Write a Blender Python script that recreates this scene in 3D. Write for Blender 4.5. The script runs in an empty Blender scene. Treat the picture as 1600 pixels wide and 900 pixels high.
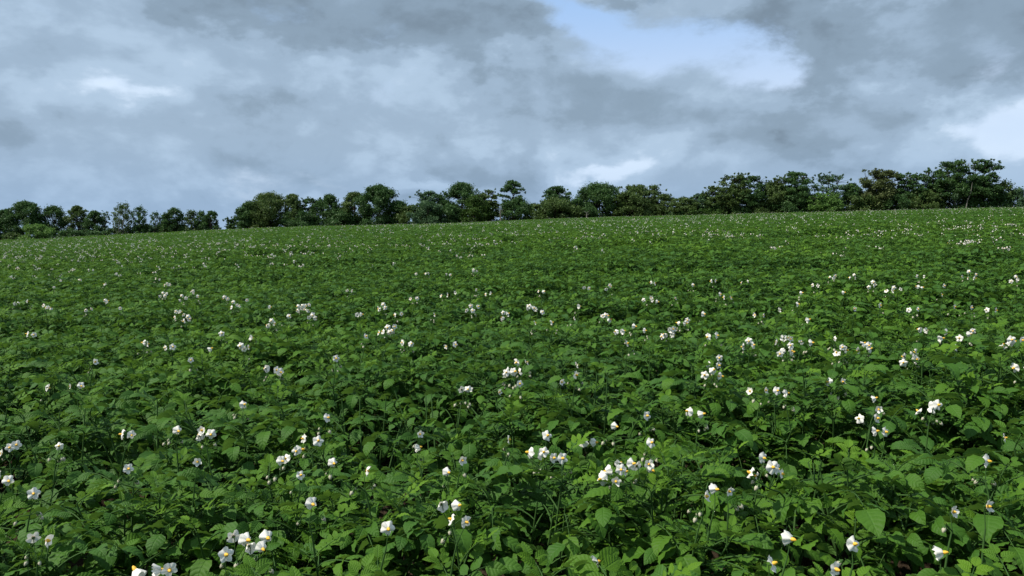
import bpy, math, random
import numpy as np
from mathutils import Matrix, Vector, noise

random.seed(7); RNG = np.random.default_rng(7)
scene = bpy.context.scene
COL = scene.collection
PI = math.pi; R = math.radians

# ------------------------------------------------------------------ camera
F = 1209.0                       # focal length in photo pixels (photo 1600 x 900)
CAM_H = 1.34                     # eye height over the soil
CANOPY = 0.62                    # height of the leaf canopy over the soil
HORIZON = 415.0
PITCH = math.atan((450 - HORIZON) / F)
cam_d = bpy.data.cameras.new('camera'); cam = bpy.data.objects.new('camera', cam_d); COL.objects.link(cam)
cam_d.sensor_width = 36; cam_d.lens = 36 * F / 1600; cam_d.clip_start = 0.05; cam_d.clip_end = 9000
cam.location = (0, 0, CAM_H); cam.rotation_euler = (R(90) - PITCH, 0, 0)
scene.camera = cam

def ray(px, py):
    """world direction of a photo pixel, scaled so that y = 1"""
    cx, cy = (px - 800) / F, (450 - py) / F
    d = Vector((cx, math.cos(PITCH) + cy * math.sin(PITCH), -math.sin(PITCH) + cy * math.cos(PITCH)))
    return d / d.y

# ------------------------------------------------------------------ light and sky
SUN_EL, SUN_AZ = R(50), R(-108)            # azimuth measured from +Y towards +X
sun_d = bpy.data.lights.new('sun', 'SUN'); sun = bpy.data.objects.new('sun', sun_d); COL.objects.link(sun)
sun_d.energy = 4.7; sun_d.angle = R(1.6); sun_d.color = (1.0, 0.95, 0.86)
sdir = Vector((math.sin(SUN_AZ) * math.cos(SUN_EL), math.cos(SUN_AZ) * math.cos(SUN_EL), math.sin(SUN_EL)))
sun.rotation_euler = (-sdir).to_track_quat('-Z', 'Y').to_euler()
scene.view_settings.view_transform = 'Standard'; scene.view_settings.look = 'None'
scene.view_settings.exposure = 0.27; scene.view_settings.gamma = 1.0
scene.view_settings.use_curve_mapping = False

class NT:
    """small helper to write node trees as expressions"""
    def __init__(s, tree): s.t = tree; s.n = tree.nodes; s.l = tree.links
    def node(s, typ, **kw):
        n = s.n.new(typ)
        for k, v in kw.items(): setattr(n, k, v)
        return n
    def put(s, sock, v):
        if isinstance(v, bpy.types.NodeSocket): s.l.new(v, sock)
        else: sock.default_value = v
    def m(s, op, a, b=None, c=None, clamp=False):
        n = s.node('ShaderNodeMath', operation=op, use_clamp=clamp)
        s.put(n.inputs[0], a)
        if b is not None: s.put(n.inputs[1], b)
        if c is not None: s.put(n.inputs[2], c)
        return n.outputs[0]
    def mix(s, f, a, b):
        n = s.node('ShaderNodeMix', data_type='RGBA', clamp_factor=True)
        s.put(n.inputs[0], f); s.put(n.inputs[6], a); s.put(n.inputs[7], b)
        return n.outputs[2]
    def noise(s, vec, scale, detail=4, rough=0.5, dist=0.0, out=0):
        n = s.node('ShaderNodeTexNoise')
        s.put(n.inputs['Vector'], vec)
        n.inputs['Scale'].default_value = scale; n.inputs['Detail'].default_value = detail
        n.inputs['Roughness'].default_value = rough; n.inputs['Distortion'].default_value = dist
        return n.outputs[out]
    def smooth(s, v, a, b):
        n = s.node('ShaderNodeMapRange', interpolation_type='SMOOTHSTEP')
        s.put(n.inputs[0], v); n.inputs[1].default_value = a; n.inputs[2].default_value = b
        return n.outputs[0]

world = bpy.data.worlds.new('World'); scene.world = world; world.use_nodes = True
w = NT(world.node_tree); w.n.clear()
tc = w.node('ShaderNodeTexCoord').outputs['Generated']
sep = w.node('ShaderNodeSeparateXYZ'); w.l.new(tc, sep.inputs[0])
X, Y, Z = sep.outputs
strd = w.node('ShaderNodeVectorMath', operation='MULTIPLY'); w.l.new(tc, strd.inputs[0]); strd.inputs[1].default_value = (1.0, 1.0, 1.75)
P = strd.outputs[0]
wa = w.noise(P, 4.5, 7, 0.58); wb_ = w.node('ShaderNodeVectorMath', operation='ADD'); w.l.new(P, wb_.inputs[0]); wb_.inputs[1].default_value = (5.3, 2.1, 7.7)
wb = w.noise(wb_.outputs[0], 4.5, 7, 0.58)
az = w.m('MULTIPLY', w.m('ARCTAN2', X, Y), 180 / PI)
el = w.m('MULTIPLY', w.m('ARCSINE', Z), 180 / PI)
az = w.m('ADD', az, w.m('MULTIPLY', w.m('SUBTRACT', wa, 0.5), 16.0))
el = w.m('ADD', el, w.m('MULTIPLY', w.m('SUBTRACT', wb, 0.5), 9.0))
def blob(px, py, rx, ry, tilt=0.0):
    """soft patch of sky given by a direction (as seen in the photo) and radii in degrees"""
    d = ray(px, py); a0 = math.degrees(math.atan2(d.x, d.y)); e0 = math.degrees(math.asin(d.normalized().z))
    rx, ry = rx / F * 57.3, ry / F * 57.3
    da, de = w.m('SUBTRACT', az, a0), w.m('SUBTRACT', el, e0)
    c, s_ = math.cos(R(tilt)), math.sin(R(tilt))
    q1 = w.m('DIVIDE', w.m('ADD', w.m('MULTIPLY', da, c), w.m('MULTIPLY', de, s_)), rx)
    q2 = w.m('DIVIDE', w.m('SUBTRACT', w.m('MULTIPLY', de, c), w.m('MULTIPLY', da, s_)), ry)
    r2 = w.m('ADD', w.m('MULTIPLY', q1, q1), w.m('MULTIPLY', q2, q2))
    return w.m('POWER', 2.718, w.m('MULTIPLY', r2, -1.0))
def total(parts):
    acc = None
    for amp, b in parts:
        v = w.m('MULTIPLY', b, amp); acc = v if acc is None else w.m('ADD', acc, v)
    return acc
# thickness of the cloud deck (dark undersides)
n_big = w.noise(P, 2.6, 5, 0.5); n_mid = w.noise(P, 6.5, 9, 0.55); n_fine = w.noise(P, 19.0, 8, 0.58)
def c0(n, k): return w.m('MULTIPLY', w.m('SUBTRACT', n, 0.5), k)
soft = w.m('ADD', w.m('ADD', c0(n_big, 0.6), c0(n_mid, 0.95)), c0(n_fine, 0.40))
billow = w.m('ADD', c0(n_mid, 1.7), c0(n_fine, 0.7))
upper = w.smooth(w.m('ADD', billow, total([(1.15, blob(470, 10, 270, 78, -9)), (0.75, blob(740, 30, 200, 48, -4)), (1.1, blob(1500, 45, 250, 105, 8)), (0.8, blob(1020, -8, 70, 18)), (0.7, blob(1230, 60, 70, 60))])), 0.28, 0.95)
band = w.smooth(w.m('ADD', billow, total([(1.1, blob(1010, 165, 300, 42, -5)), (0.85, blob(1380, 205, 200, 50)), (0.8, blob(390, 178, 150, 26, -8)), (0.95, blob(740, 245, 150, 42, -8)), (0.8, blob(0, 235, 60, 38)), (0.5, blob(880, 110, 110, 60))])), 0.25, 1.05)
thick = w.m('ADD', w.m('ADD', w.m('MULTIPLY', soft, 0.8), 0.32), w.m('ADD', w.m('MULTIPLY', upper, 0.56), w.m('MULTIPLY', band, 0.34)))
thick = w.m('ADD', thick, total([(-0.20, blob(600, 125, 150, 34, -12)), (-0.15, blob(820, 100, 90, 50)), (-0.40, blob(160, 148, 130, 16)),
    (-0.60, blob(950, 250, 70, 18)), (-0.55, blob(700, 284, 80, 14)), (-0.9, blob(1575, 205, 80, 48)), (-0.2, blob(1120, 245, 120, 30)), (-0.2, blob(200, 285, 220, 24)), (-0.15, blob(240, 90, 140, 30, -10))]))
up = w.node('ShaderNodeVectorMath', operation='ADD'); w.l.new(P, up.inputs[0]); up.inputs[1].default_value = (-0.03, 0.0, 0.075)
def puff(vec): return w.m('ADD', w.noise(vec, 7.0, 9, 0.56, 0.4), w.m('MULTIPLY', w.noise(vec, 17.0, 7, 0.55, 0.2), 0.45))
relief = w.m('SUBTRACT', puff(P), puff(up.outputs[0]))
thick = w.m('SUBTRACT', thick, w.m('MULTIPLY', relief, 1.1))
thick_s = w.m('MULTIPLY', w.m('ADD', thick, 0.42), 0.62, clamp=True)
ramp = w.node('ShaderNodeValToRGB'); w.l.new(thick_s, ramp.inputs[0])
cr = ramp.color_ramp; cr.interpolation = 'EASE'
cr.elements[0].position = 0.0; cr.elements[0].color = (0.58, 0.70, 0.85, 1)
cr.elements[1].position = 1.0; cr.elements[1].color = (0.170, 0.232, 0.300, 1)
e = cr.elements.new(0.28); e.color = (0.375, 0.495, 0.635, 1)
e = cr.elements.new(0.50); e.color = (0.295, 0.398, 0.520, 1)
e = cr.elements.new(0.75); e.color = (0.225, 0.308, 0.400, 1)
# a bluer tint low over the land
low = w.m('SUBTRACT', 1.0, w.smooth(Z, 0.03, 0.17))
cloudc = w.mix(w.m('MULTIPLY', low, 0.35), ramp.outputs[0], (0.205, 0.345, 0.570, 1))
# the openings in the deck
gapn = w.noise(P, 6.0, 8, 0.6, 0.3)
hole = w.m('ADD', w.m('MULTIPLY', w.m('SUBTRACT', gapn, 0.5), 2.3), total([
    (0.85, blob(1065, 60, 125, 50, -12)), (0.75, blob(920, 5, 100, 32, -20)), (0.6, blob(1185, 92, 60, 30)), (0.85, blob(1590, 190, 75, 38)),
    (0.30, blob(1375, 30, 60, 22)), (0.38, blob(170, 143, 70, 9)), (0.30, blob(1540, 120, 30, 60))]))
hole = w.smooth(hole, 0.18, 0.85)
sky = w.node('ShaderNodeTexSky', sky_type='NISHITA', sun_disc=False)
sky.sun_elevation = SUN_EL; sky.sun_rotation = SUN_AZ; sky.altitude = 80; sky.air_density = 1.0; sky.dust_density = 1.2; sky.ozone_density = 1.5
bg_sky = w.node('ShaderNodeBackground'); w.l.new(sky.outputs[0], bg_sky.inputs[0]); bg_sky.inputs[1].default_value = 0.10
veil = w.mix(w.smooth(Z, 0.17, 0.34), (0.60, 0.72, 0.90, 1), (0.36, 0.56, 0.88, 1))
bg_veil = w.node('ShaderNodeBackground'); w.l.new(veil, bg_veil.inputs[0])
clear = w.node('ShaderNodeMixShader'); clear.inputs[0].default_value = 0.75
w.l.new(bg_sky.outputs[0], clear.inputs[1]); w.l.new(bg_veil.outputs[0], clear.inputs[2])
bg_cl = w.node('ShaderNodeBackground'); w.l.new(cloudc, bg_cl.inputs[0])
ms = w.node('ShaderNodeMixShader'); w.l.new(hole, ms.inputs[0]); w.l.new(bg_cl.outputs[0], ms.inputs[1]); w.l.new(clear.outputs[0], ms.inputs[2])
wo = w.node('ShaderNodeOutputWorld'); w.l.new(ms.outputs[0], wo.inputs[0])
world.cycles.sampling_method = 'MANUAL'; world.cycles.sample_map_resolution = 1024

# ------------------------------------------------------------------ mesh helpers (everything is quads)
class Geo:
    def __init__(s): s.v = []; s.f = []; s.uv = []; s.tone = []; s.mi = []; s.n = 0
    def add(s, v, f, uv=None, tone=0.5, mi=0):
        v = np.asarray(v, float); f = np.asarray(f, int)
        s.v.append(v); s.f.append(f + s.n); s.n += len(v)
        s.uv.append(np.zeros((len(v), 2)) if uv is None else np.asarray(uv, float))
        s.tone.append(np.full(len(v), tone) if np.isscalar(tone) else np.asarray(tone, float))
        s.mi.append(np.full(len(f), mi) if np.isscalar(mi) else np.asarray(mi, int))
    def arrays(s):
        return (np.concatenate(s.v), np.concatenate(s.f), np.concatenate(s.uv), np.concatenate(s.tone), np.concatenate(s.mi))
    def put(s, arr, M=None, tone=0.0, shift=0):
        v, f, uv, t, mi = arr
        if M is not None:
            A = np.array(M); v = v @ A[:3, :3].T + A[:3, 3]
        s.add(v, f, uv, t + tone, mi + shift)
    def mesh(s, name, mats, smooth=True):
        v, f, uv, t, mi = s.arrays()
        me = bpy.data.meshes.new(name)
        me.vertices.add(len(v)); me.vertices.foreach_set('co', v.astype(np.float32).ravel())
        me.loops.add(f.size); me.loops.foreach_set('vertex_index', f.astype(np.int32).ravel())
        me.polygons.add(len(f)); me.polygons.foreach_set('loop_start', np.arange(0, f.size, 4, dtype=np.int32))
        me.polygons.foreach_set('material_index', mi.astype(np.int32))
        if smooth: me.polygons.foreach_set('use_smooth', np.ones(len(f), bool))
        for m_ in mats: me.materials.append(m_)
        ul = me.uv_layers.new(name='UVMap'); ul.data.foreach_set('uv', uv[f.ravel()].astype(np.float32).ravel())
        at = me.attributes.new('tone', 'FLOAT', 'POINT'); at.data.foreach_set('value', t.astype(np.float32))
        me.update(calc_edges=True); me.validate()
        return me

def tube(geo, pts, rad, sides=6, tone=0.5, mi=0):
    pts = np.asarray(pts, float); n = len(pts); vs = []
    for i in range(n):
        t = pts[min(i + 1, n - 1)] - pts[max(i - 1, 0)]; t /= np.linalg.norm(t) + 1e-9
        a = np.cross(t, (0.31, 0.95, 0.02)); a /= np.linalg.norm(a) + 1e-9; b = np.cross(t, a)
        for k in range(sides):
            q = 2 * PI * k / sides; vs.append(pts[i] + rad[i] * (math.cos(q) * a + math.sin(q) * b))
    fs = [(i * sides + k, i * sides + (k + 1) % sides, (i + 1) * sides + (k + 1) % sides, (i + 1) * sides + k)
          for i in range(n - 1) for k in range(sides)]
    geo.add(vs, fs, None, tone, mi)

def tag(o, label=None, cat=None, group=None, kind=None):
    if label: o['label'] = label
    if cat: o['category'] = cat
    if group: o['group'] = group
    if kind: o['kind'] = kind
    return o
def link(name, data, parent=None, M=None):
    o = bpy.data.objects.new(name, data); COL.objects.link(o)
    if parent is not None: o.parent = parent
    if M is not None: o.matrix_basis = M
    return o

# ------------------------------------------------------------------ materials
def mat(name):
    m_ = bpy.data.materials.new(name); m_.use_nodes = True; m_.node_tree.nodes.clear(); return m_, NT(m_.node_tree)
def principled(s, color, rough=0.5, spec=0.5, normal=None):
    b = s.node('ShaderNodeBsdfPrincipled'); s.put(b.inputs['Base Color'], color); s.put(b.inputs['Roughness'], rough)
    b.inputs['Specular IOR Level'].default_value = spec
    if normal is not None: s.l.new(normal, b.inputs['Normal'])
    return b
def out(s, sh): o = s.node('ShaderNodeOutputMaterial'); s.l.new(sh, o.inputs[0])

def leaf_material():
    m_, s = mat('potato_leaf')
    at = s.node('ShaderNodeAttribute', attribute_name='tone').outputs['Fac']
    rnd = s.node('ShaderNodeObjectInfo').outputs['Random']
    geo = s.node('ShaderNodeNewGeometry')
    patch = s.noise(geo.outputs['Position'], 0.55, 3, 0.5)
    patch2 = s.noise(geo.outputs['Position'], 0.035, 3, 0.5)
    t = s.m('ADD', at, s.m('MULTIPLY', s.m('SUBTRACT', rnd, 0.5), 0.30))
    t = s.m('ADD', t, s.m('MULTIPLY', s.m('SUBTRACT', patch, 0.5), 0.6))
    t = s.m('ADD', t, s.m('MULTIPLY', s.m('SUBTRACT', patch2, 0.5), 0.7), clamp=True)
    rp = s.node('ShaderNodeValToRGB'); s.l.new(t, rp.inputs[0]); c = rp.color_ramp
    c.elements[0].color = (0.032, 0.095, 0.020, 1); c.elements[1].color = (0.140, 0.275, 0.014, 1)
    c.elements.new(0.38).color = (0.052, 0.139, 0.015, 1); c.elements.new(0.7).color = (0.092, 0.200, 0.011, 1)
    uv = s.node('ShaderNodeUVMap', uv_map='UVMap').outputs[0]
    sp = s.node('ShaderNodeSeparateXYZ'); s.l.new(uv, sp.inputs[0])
    au = s.m('ABSOLUTE', sp.outputs[0])
    # side veins run forward from the midrib
    wave = s.m('ABSOLUTE', s.m('SINE', s.m('MULTIPLY', s.m('SUBTRACT', sp.outputs[1], s.m('ADD', s.m('MULTIPLY', au, 0.16), s.m('MULTIPLY', s.noise(uv, 3.0, 2, 0.5), 0.07))), 21.0)))
    vein = s.m('SUBTRACT', 1.0, s.smooth(wave, 0.0, 0.30))
    mid = s.m('SUBTRACT', 1.0, s.smooth(au, 0.02, 0.09))
    v = s.m('MAXIMUM', s.m('MULTIPLY', vein, 0.6), mid)
    base = s.mix(s.m('MULTIPLY', v, 0.30), rp.outputs[0], (0.10, 0.22, 0.045, 1))
    fine = s.noise(uv, 9.0, 3, 0.6)
    base = s.mix(s.m('MULTIPLY', s.m('SUBTRACT', fine, 0.45), 0.5), base, (0.035, 0.085, 0.012, 1))
    # paler, greyer underside
    base = s.mix(s.m('MULTIPLY', geo.outputs['Backfacing'], 0.45), base, (0.085, 0.150, 0.060, 1))
    hgt = s.m('ADD', s.m('MULTIPLY', wave, 0.8), s.m('ADD', s.m('MULTIPLY', s.smooth(au, 0, 0.15), 0.8), s.m('MULTIPLY', fine, 0.5)))
    bp = s.node('ShaderNodeBump'); bp.inputs['Strength'].default_value = 0.45; bp.inputs['Distance'].default_value = 0.003
    s.l.new(hgt, bp.inputs['Height'])
    pb = principled(s, base, 0.58, 0.22, bp.outputs[0])
    tr = s.node('ShaderNodeBsdfTranslucent'); tcol = s.mix(0.45, base, (0.14, 0.26, 0.012, 1)); s.l.new(tcol, tr.inputs[0])
    mx = s.node('ShaderNodeMixShader'); mx.inputs[0].default_value = 0.32
    s.l.new(pb.outputs[0], mx.inputs[1]); s.l.new(tr.outputs[0], mx.inputs[2]); out(s, mx.outputs[0])
    return m_
M_LEAF = leaf_material()
def simple(name, col, rough=0.6, spec=0.3, var=0.15, scale=30.0, trans=0.0, bump=0.0):
    m_, s = mat(name)
    pos = s.node('ShaderNodeTexCoord').outputs['Object']
    n = s.noise(pos, scale, 4, 0.6)
    c2 = tuple(min(1, x * (1 - var * 2)) for x in col[:3]) + (1,)
    colr = s.mix(n, tuple(col[:3]) + (1,), c2)
    nm = None
    if bump:
        bp = s.node('ShaderNodeBump'); bp.inputs['Strength'].default_value = bump; bp.inputs['Distance'].default_value = 0.05
        s.l.new(n, bp.inputs['Height']); nm = bp.outputs[0]
    pb = principled(s, colr, rough, spec, nm)
    if trans:
        tr = s.node('ShaderNodeBsdfTranslucent'); s.l.new(colr, tr.inputs[0])
        mx = s.node('ShaderNodeMixShader'); mx.inputs[0].default_value = trans
        s.l.new(pb.outputs[0], mx.inputs[1]); s.l.new(tr.outputs[0], mx.inputs[2]); out(s, mx.outputs[0])
    else: out(s, pb.outputs[0])
    return m_
M_STEM = simple('potato_stem', (0.045, 0.105, 0.022), 0.7, 0.15, 0.2, 20)
M_PETAL = simple('white_petal', (0.90, 0.87, 0.79), 0.6, 0.2, 0.06, 60, 0.25)
M_ANTHER = simple('yellow_anther', (0.85, 0.50, 0.05), 0.5, 0.3, 0.12, 200)
M_BUD = simple('cream_bud', (0.62, 0.58, 0.42), 0.6, 0.3, 0.2, 80, 0.15)
M_BARK = simple('grey_bark', (0.075, 0.065, 0.052), 0.9, 0.1, 0.3, 6, 0, 0.6)
M_PALE = simple('pale_bark', (0.22, 0.21, 0.18), 0.85, 0.1, 0.3, 4, 0, 0.5)
M_WOOD = simple('weathered_post_wood', (0.30, 0.29, 0.26), 0.9, 0.1, 0.25, 12, 0, 0.4)

def tree_leaf(name, dark, lite, pale):
    m_, s = mat(name)
    at = s.node('ShaderNodeAttribute', attribute_name='tone').outputs['Fac']
    pos = s.node('ShaderNodeNewGeometry').outputs['Position']
    n = s.noise(pos, 0.55, 4, 0.6)
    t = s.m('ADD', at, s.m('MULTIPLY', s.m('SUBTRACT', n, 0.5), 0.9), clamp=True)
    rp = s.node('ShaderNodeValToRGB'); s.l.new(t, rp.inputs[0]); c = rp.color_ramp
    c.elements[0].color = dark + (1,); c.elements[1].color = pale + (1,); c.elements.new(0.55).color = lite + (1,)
    pb = principled(s, rp.outputs[0], 0.55, 0.25)
    tr = s.node('ShaderNodeBsdfTranslucent'); s.l.new(rp.outputs[0], tr.inputs[0])
    mx = s.node('ShaderNodeMixShader'); mx.inputs[0].default_value = 0.30
    s.l.new(pb.outputs[0], mx.inputs[1]); s.l.new(tr.outputs[0], mx.inputs[2]); out(s, mx.outputs[0])
    return m_
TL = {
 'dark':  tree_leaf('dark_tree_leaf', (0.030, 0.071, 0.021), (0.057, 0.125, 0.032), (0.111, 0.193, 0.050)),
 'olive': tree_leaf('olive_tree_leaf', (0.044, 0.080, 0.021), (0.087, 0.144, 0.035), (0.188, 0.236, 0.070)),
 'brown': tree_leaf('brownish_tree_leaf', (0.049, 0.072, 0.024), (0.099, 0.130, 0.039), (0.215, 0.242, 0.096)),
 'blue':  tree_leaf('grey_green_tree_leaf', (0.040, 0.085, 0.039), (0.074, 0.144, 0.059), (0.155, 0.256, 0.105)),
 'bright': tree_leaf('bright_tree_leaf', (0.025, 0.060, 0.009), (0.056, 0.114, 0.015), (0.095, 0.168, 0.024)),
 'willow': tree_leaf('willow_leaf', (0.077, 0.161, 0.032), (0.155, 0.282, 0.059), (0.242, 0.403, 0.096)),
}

# ------------------------------------------------------------------ the land
S0, S1, S2, KR, Y0 = 0.0662, 0.0314, 0.0135, 0.00008, 60.0
def roll(y):
    yc = min(y, 250.0)
    z = -KR * max(0.0, yc - Y0) ** 2
    if y > 250:
        q = min(y - 250, 350.0); s_now = -2 * KR * 190
        z += s_now * q - 0.5 * 0.0005 * q * q
        if y > 600: z += -(y - 600) * 0.055 * (1 if y < 900 else 300 / (y - 600))
    return z
def soil(x, y):
    ys = min(max(y, -30.0), 250.0) if y <= 250 else 250.0
    xs = max(min(x, 220.0), -220.0)
    yq = max(y, -10.0)
    z = S0 * (ys + (0 if y <= 250 else min(y - 250, 350) * 0.5)) + S1 * xs - S2 * xs * xs / (max(ys, 0.0) + 18.0) + roll(y)
    # slight swells of the field
    a = min(1.0, max(0.0, (y - 15) / 40)) * min(1.0, max(0.0, (260 - y) / 60))
    z += a * (0.16 * math.sin(x * 0.055 + 1.1) * math.sin(y * 0.045 + 0.6) + 0.10 * math.sin(x * 0.12 + y * 0.03 + 2.0))
    return z
ROW, ROW0, STEP = 0.90, 1.24, 0.30        # row spacing, first row, plant spacing in the row
def ridge(x, y):
    if y < -2 or y > 60: return 0.0
    return 0.075 * math.cos(2 * PI * (y - ROW0 - 0.10 * math.sin(x * 0.22)) / ROW)

def soil_material():
    m_, s = mat('ridged_soil'); pos = s.node('ShaderNodeNewGeometry').outputs['Position']
    n1 = s.noise(pos, 2.0, 6, 0.65); n2 = s.noise(pos, 22.0, 6, 0.7)
    c = s.mix(n1, (0.035, 0.024, 0.015, 1), (0.065, 0.046, 0.030, 1)); c = s.mix(s.m('MULTIPLY', n2, 0.5), c, (0.035, 0.025, 0.016, 1))
    bp = s.node('ShaderNodeBump'); bp.inputs['Strength'].default_value = 0.9; bp.inputs['Distance'].default_value = 0.03; s.l.new(n2, bp.inputs['Height'])
    out(s, principled(s, c, 0.95, 0.1, bp.outputs[0]).outputs[0]); return m_
def grass_material():
    m_, s = mat('rough_grass'); pos = s.node('ShaderNodeNewGeometry').outputs['Position']
    n1 = s.noise(pos, 0.25, 5, 0.6); n2 = s.noise(pos, 5.0, 6, 0.7)
    c = s.mix(n1, (0.075, 0.085, 0.030, 1), (0.130, 0.105, 0.050, 1)); c = s.mix(s.m('MULTIPLY', n2, 0.6), c, (0.045, 0.060, 0.020, 1))
    bp = s.node('ShaderNodeBump'); bp.inputs['Strength'].default_value = 0.8; bp.inputs['Distance'].default_value = 0.15; s.l.new(n2, bp.inputs['Height'])
    out(s, principled(s, c, 0.9, 0.1, bp.outputs[0]).outputs[0]); return m_

def sheet(name, xs, ys, dz, m_, fn):
    v = [(x, y, fn(x, y) + dz) for y in ys for x in xs]; nx = len(xs)
    f = [(j * nx + i, j * nx + i + 1, (j + 1) * nx + i + 1, (j + 1) * nx + i) for j in range(len(ys) - 1) for i in range(nx - 1)]
    g = Geo(); g.add(v, f); o = link(name, g.mesh(name, [m_])); tag(o, kind='structure'); return o
sheet('potato_field_soil', list(np.arange(-24, 24.1, 1.0)), list(np.arange(-3, 26.01, 0.10)), 0.0, soil_material(), lambda x, y: soil(x, y) + ridge(x, y))
xs = sorted(set(list(np.linspace(-220, 220, 89)) + [-4000, -2500, -1500, -900, -500, -300, 300, 500, 900, 1500, 2500, 4000]))
ys = [-4000, -1500, -500, -200, -80, -30, -15, -6] + list(np.arange(-3, 26, 2.0)) + list(np.arange(26, 260, 4.0)) + list(np.arange(262, 620, 20)) + [700, 800, 900, 1200, 1800, 2600, 4000]
sheet('ground', xs, ys, -0.14, grass_material(), soil)

# ------------------------------------------------------------------ potato leaf, flower and bud meshes
def leaflet(L, W, nu=7, nv=4, fold=0.35, droop=0.5, twist=0.0, curl=0.0):
    """one leaflet along +X, base at the origin; returns verts, faces, uv"""
    v = []; uv = []
    ts = np.linspace(0, 1, nu + 1)
    prof = [(max(t, 0.0) ** 0.52) * (max(1 - t, 0.0) ** 0.95) for t in ts]; mx = max((t ** 0.52) * ((1 - t) ** 0.95) for t in np.linspace(0.01, 0.99, 60))
    x = z = 0.0; ang = 0.12; ds = L / nu
    for i, t in enumerate(ts):
        wv = W * 0.5 * max(prof[i] / mx, 0.03)
        edge = 0.0 if i in (0, nu) else 0.05 * W * (1 if i % 2 else -1)
        for j in range(nv + 1):
            u = -1 + 2 * j / nv
            yy = u * wv; zz = abs(u) * wv * fold - (abs(u) ** 2) * wv * curl + (edge * abs(u) ** 2) * 0.8 + u * twist * t * wv
            # keep the section square to the arching midrib
            v.append((x - math.sin(ang) * zz * 1.0, yy, z + math.cos(ang) * zz)); uv.append((u, t))
        x += math.cos(ang) * ds; z += math.sin(ang) * ds; ang -= droop * 2.0 / nu * (0.4 + 1.2 * t)
    n = nv + 1
    f = [(i * n + j, (i + 1) * n + j, (i + 1) * n + j + 1, i * n + j + 1) for i in range(nu) for j in range(nv)]
    return np.array(v), np.array(f), np.array(uv)

def compound_leaf(seed, young=0.0, lod=0):
    """a whole potato leaf: petiole, three pairs of leaflets, small ones between, one end leaflet"""
    r = random.Random(seed); g = Geo()
    L = 0.165 * r.uniform(0.9, 1.1) * (1 - 0.25 * young)
    arch = r.uniform(0.50, 1.0) * (1 - 0.5 * young); n = 8; pts = []; x = z = 0; ang = arch * 0.45; side = r.uniform(-0.12, 0.12); y = 0.0
    for i in range(n + 1):
        pts.append((x, y, z)); x += math.cos(ang) * L / n; z += math.sin(ang) * L / n; y += side * L / n * (i / n); ang -= arch * 1.5 / n
    pts = np.array(pts)
    if lod == 0: tube(g, pts, [0.0026 - 0.0016 * i / n for i in range(n + 1)], 4, 0.65, 1)
    def at(t):
        q = t * n; i = min(int(q), n - 1); p = pts[i] + (pts[i + 1] - pts[i]) * (q - i); d = pts[i + 1] - pts[i]
        return p, math.atan2(d[2], math.hypot(d[0], d[1])), math.atan2(d[1], d[0])
    specs = [(1.0, 0.0, 1.0)]
    for t, s_ in ((0.86, 0.80), (0.64, 0.72), (0.42, 0.55)):
        for sg in (-1, 1): specs.append((min(1, t + r.uniform(-0.03, 0.03)), sg * r.uniform(0.95, 1.35), s_ * r.uniform(0.88, 1.1)))
    if lod == 0:
        for t in (0.75, 0.53, 0.33):
            for sg in (-1, 1): specs.append((t, sg * r.uniform(1.1, 1.5), 0.22 * r.uniform(0.8, 1.3)))
    for t, a, s_ in specs:
        p, el_, az_ = at(t)
        Ls = 0.071 * s_ * (1 - 0.2 * young) * r.uniform(0.92, 1.1); Ws = Ls * r.uniform(0.56, 0.70) * (1 - 0.2 * young)
        nu, nv = (8, 4) if lod == 0 and s_ > 0.4 else ((4, 2) if lod == 0 else (2, 2))
        V_, F_, U_ = leaflet(Ls, Ws, nu, nv, r.uniform(0.15, 0.5) + 0.3 * young, r.uniform(0.15, 0.95) * (1 - 0.4 * young), r.uniform(-0.25, 0.25), r.uniform(0.0, 0.5))
        M = Matrix.Translation(Vector(p)) @ Matrix.Rotation(az_ + a, 4, 'Z') @ Matrix.Rotation(-el_ * (1 if a == 0 else 0.3) + r.uniform(-0.15, 0.18) * (0 if a == 0 else 1) - 0.25 * young, 4, 'Y') \
            @ Matrix.Rotation((0 if a == 0 else -math.copysign(el_ * 0.7, a)) + r.uniform(-0.22, 0.22), 4, 'X')
        off = 0.006 if a else 0.0
        M = M @ Matrix.Translation((off, 0, 0))
        A = np.array(M); V2 = V_ @ A[:3, :3].T + A[:3, 3]
        g.add(V2, F_, U_, 0.42 + 0.30 * young + r.uniform(-0.07, 0.07), 0)
    return g
MATS = [M_LEAF, M_STEM, M_PETAL, M_ANTHER, M_BUD]
LEAF_G = [compound_leaf(100 + i).arrays() for i in range(9)]
YOUNG_G = [compound_leaf(200 + i, 0.8).arrays() for i in range(4)]
LEAF_LOW = [compound_leaf(300 + i, 0.0, 1).arrays() for i in range(5)]
def to_mesh(arr, name, mats=MATS):
    g = Geo(); g.put(arr); return g.mesh(name, mats)
LEAF_M = [to_mesh(a, 'compound_leaf', MATS[:2]) for a in LEAF_G]
YOUNG_M = [to_mesh(a, 'young_leaf', MATS[:2]) for a in YOUNG_G]

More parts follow.
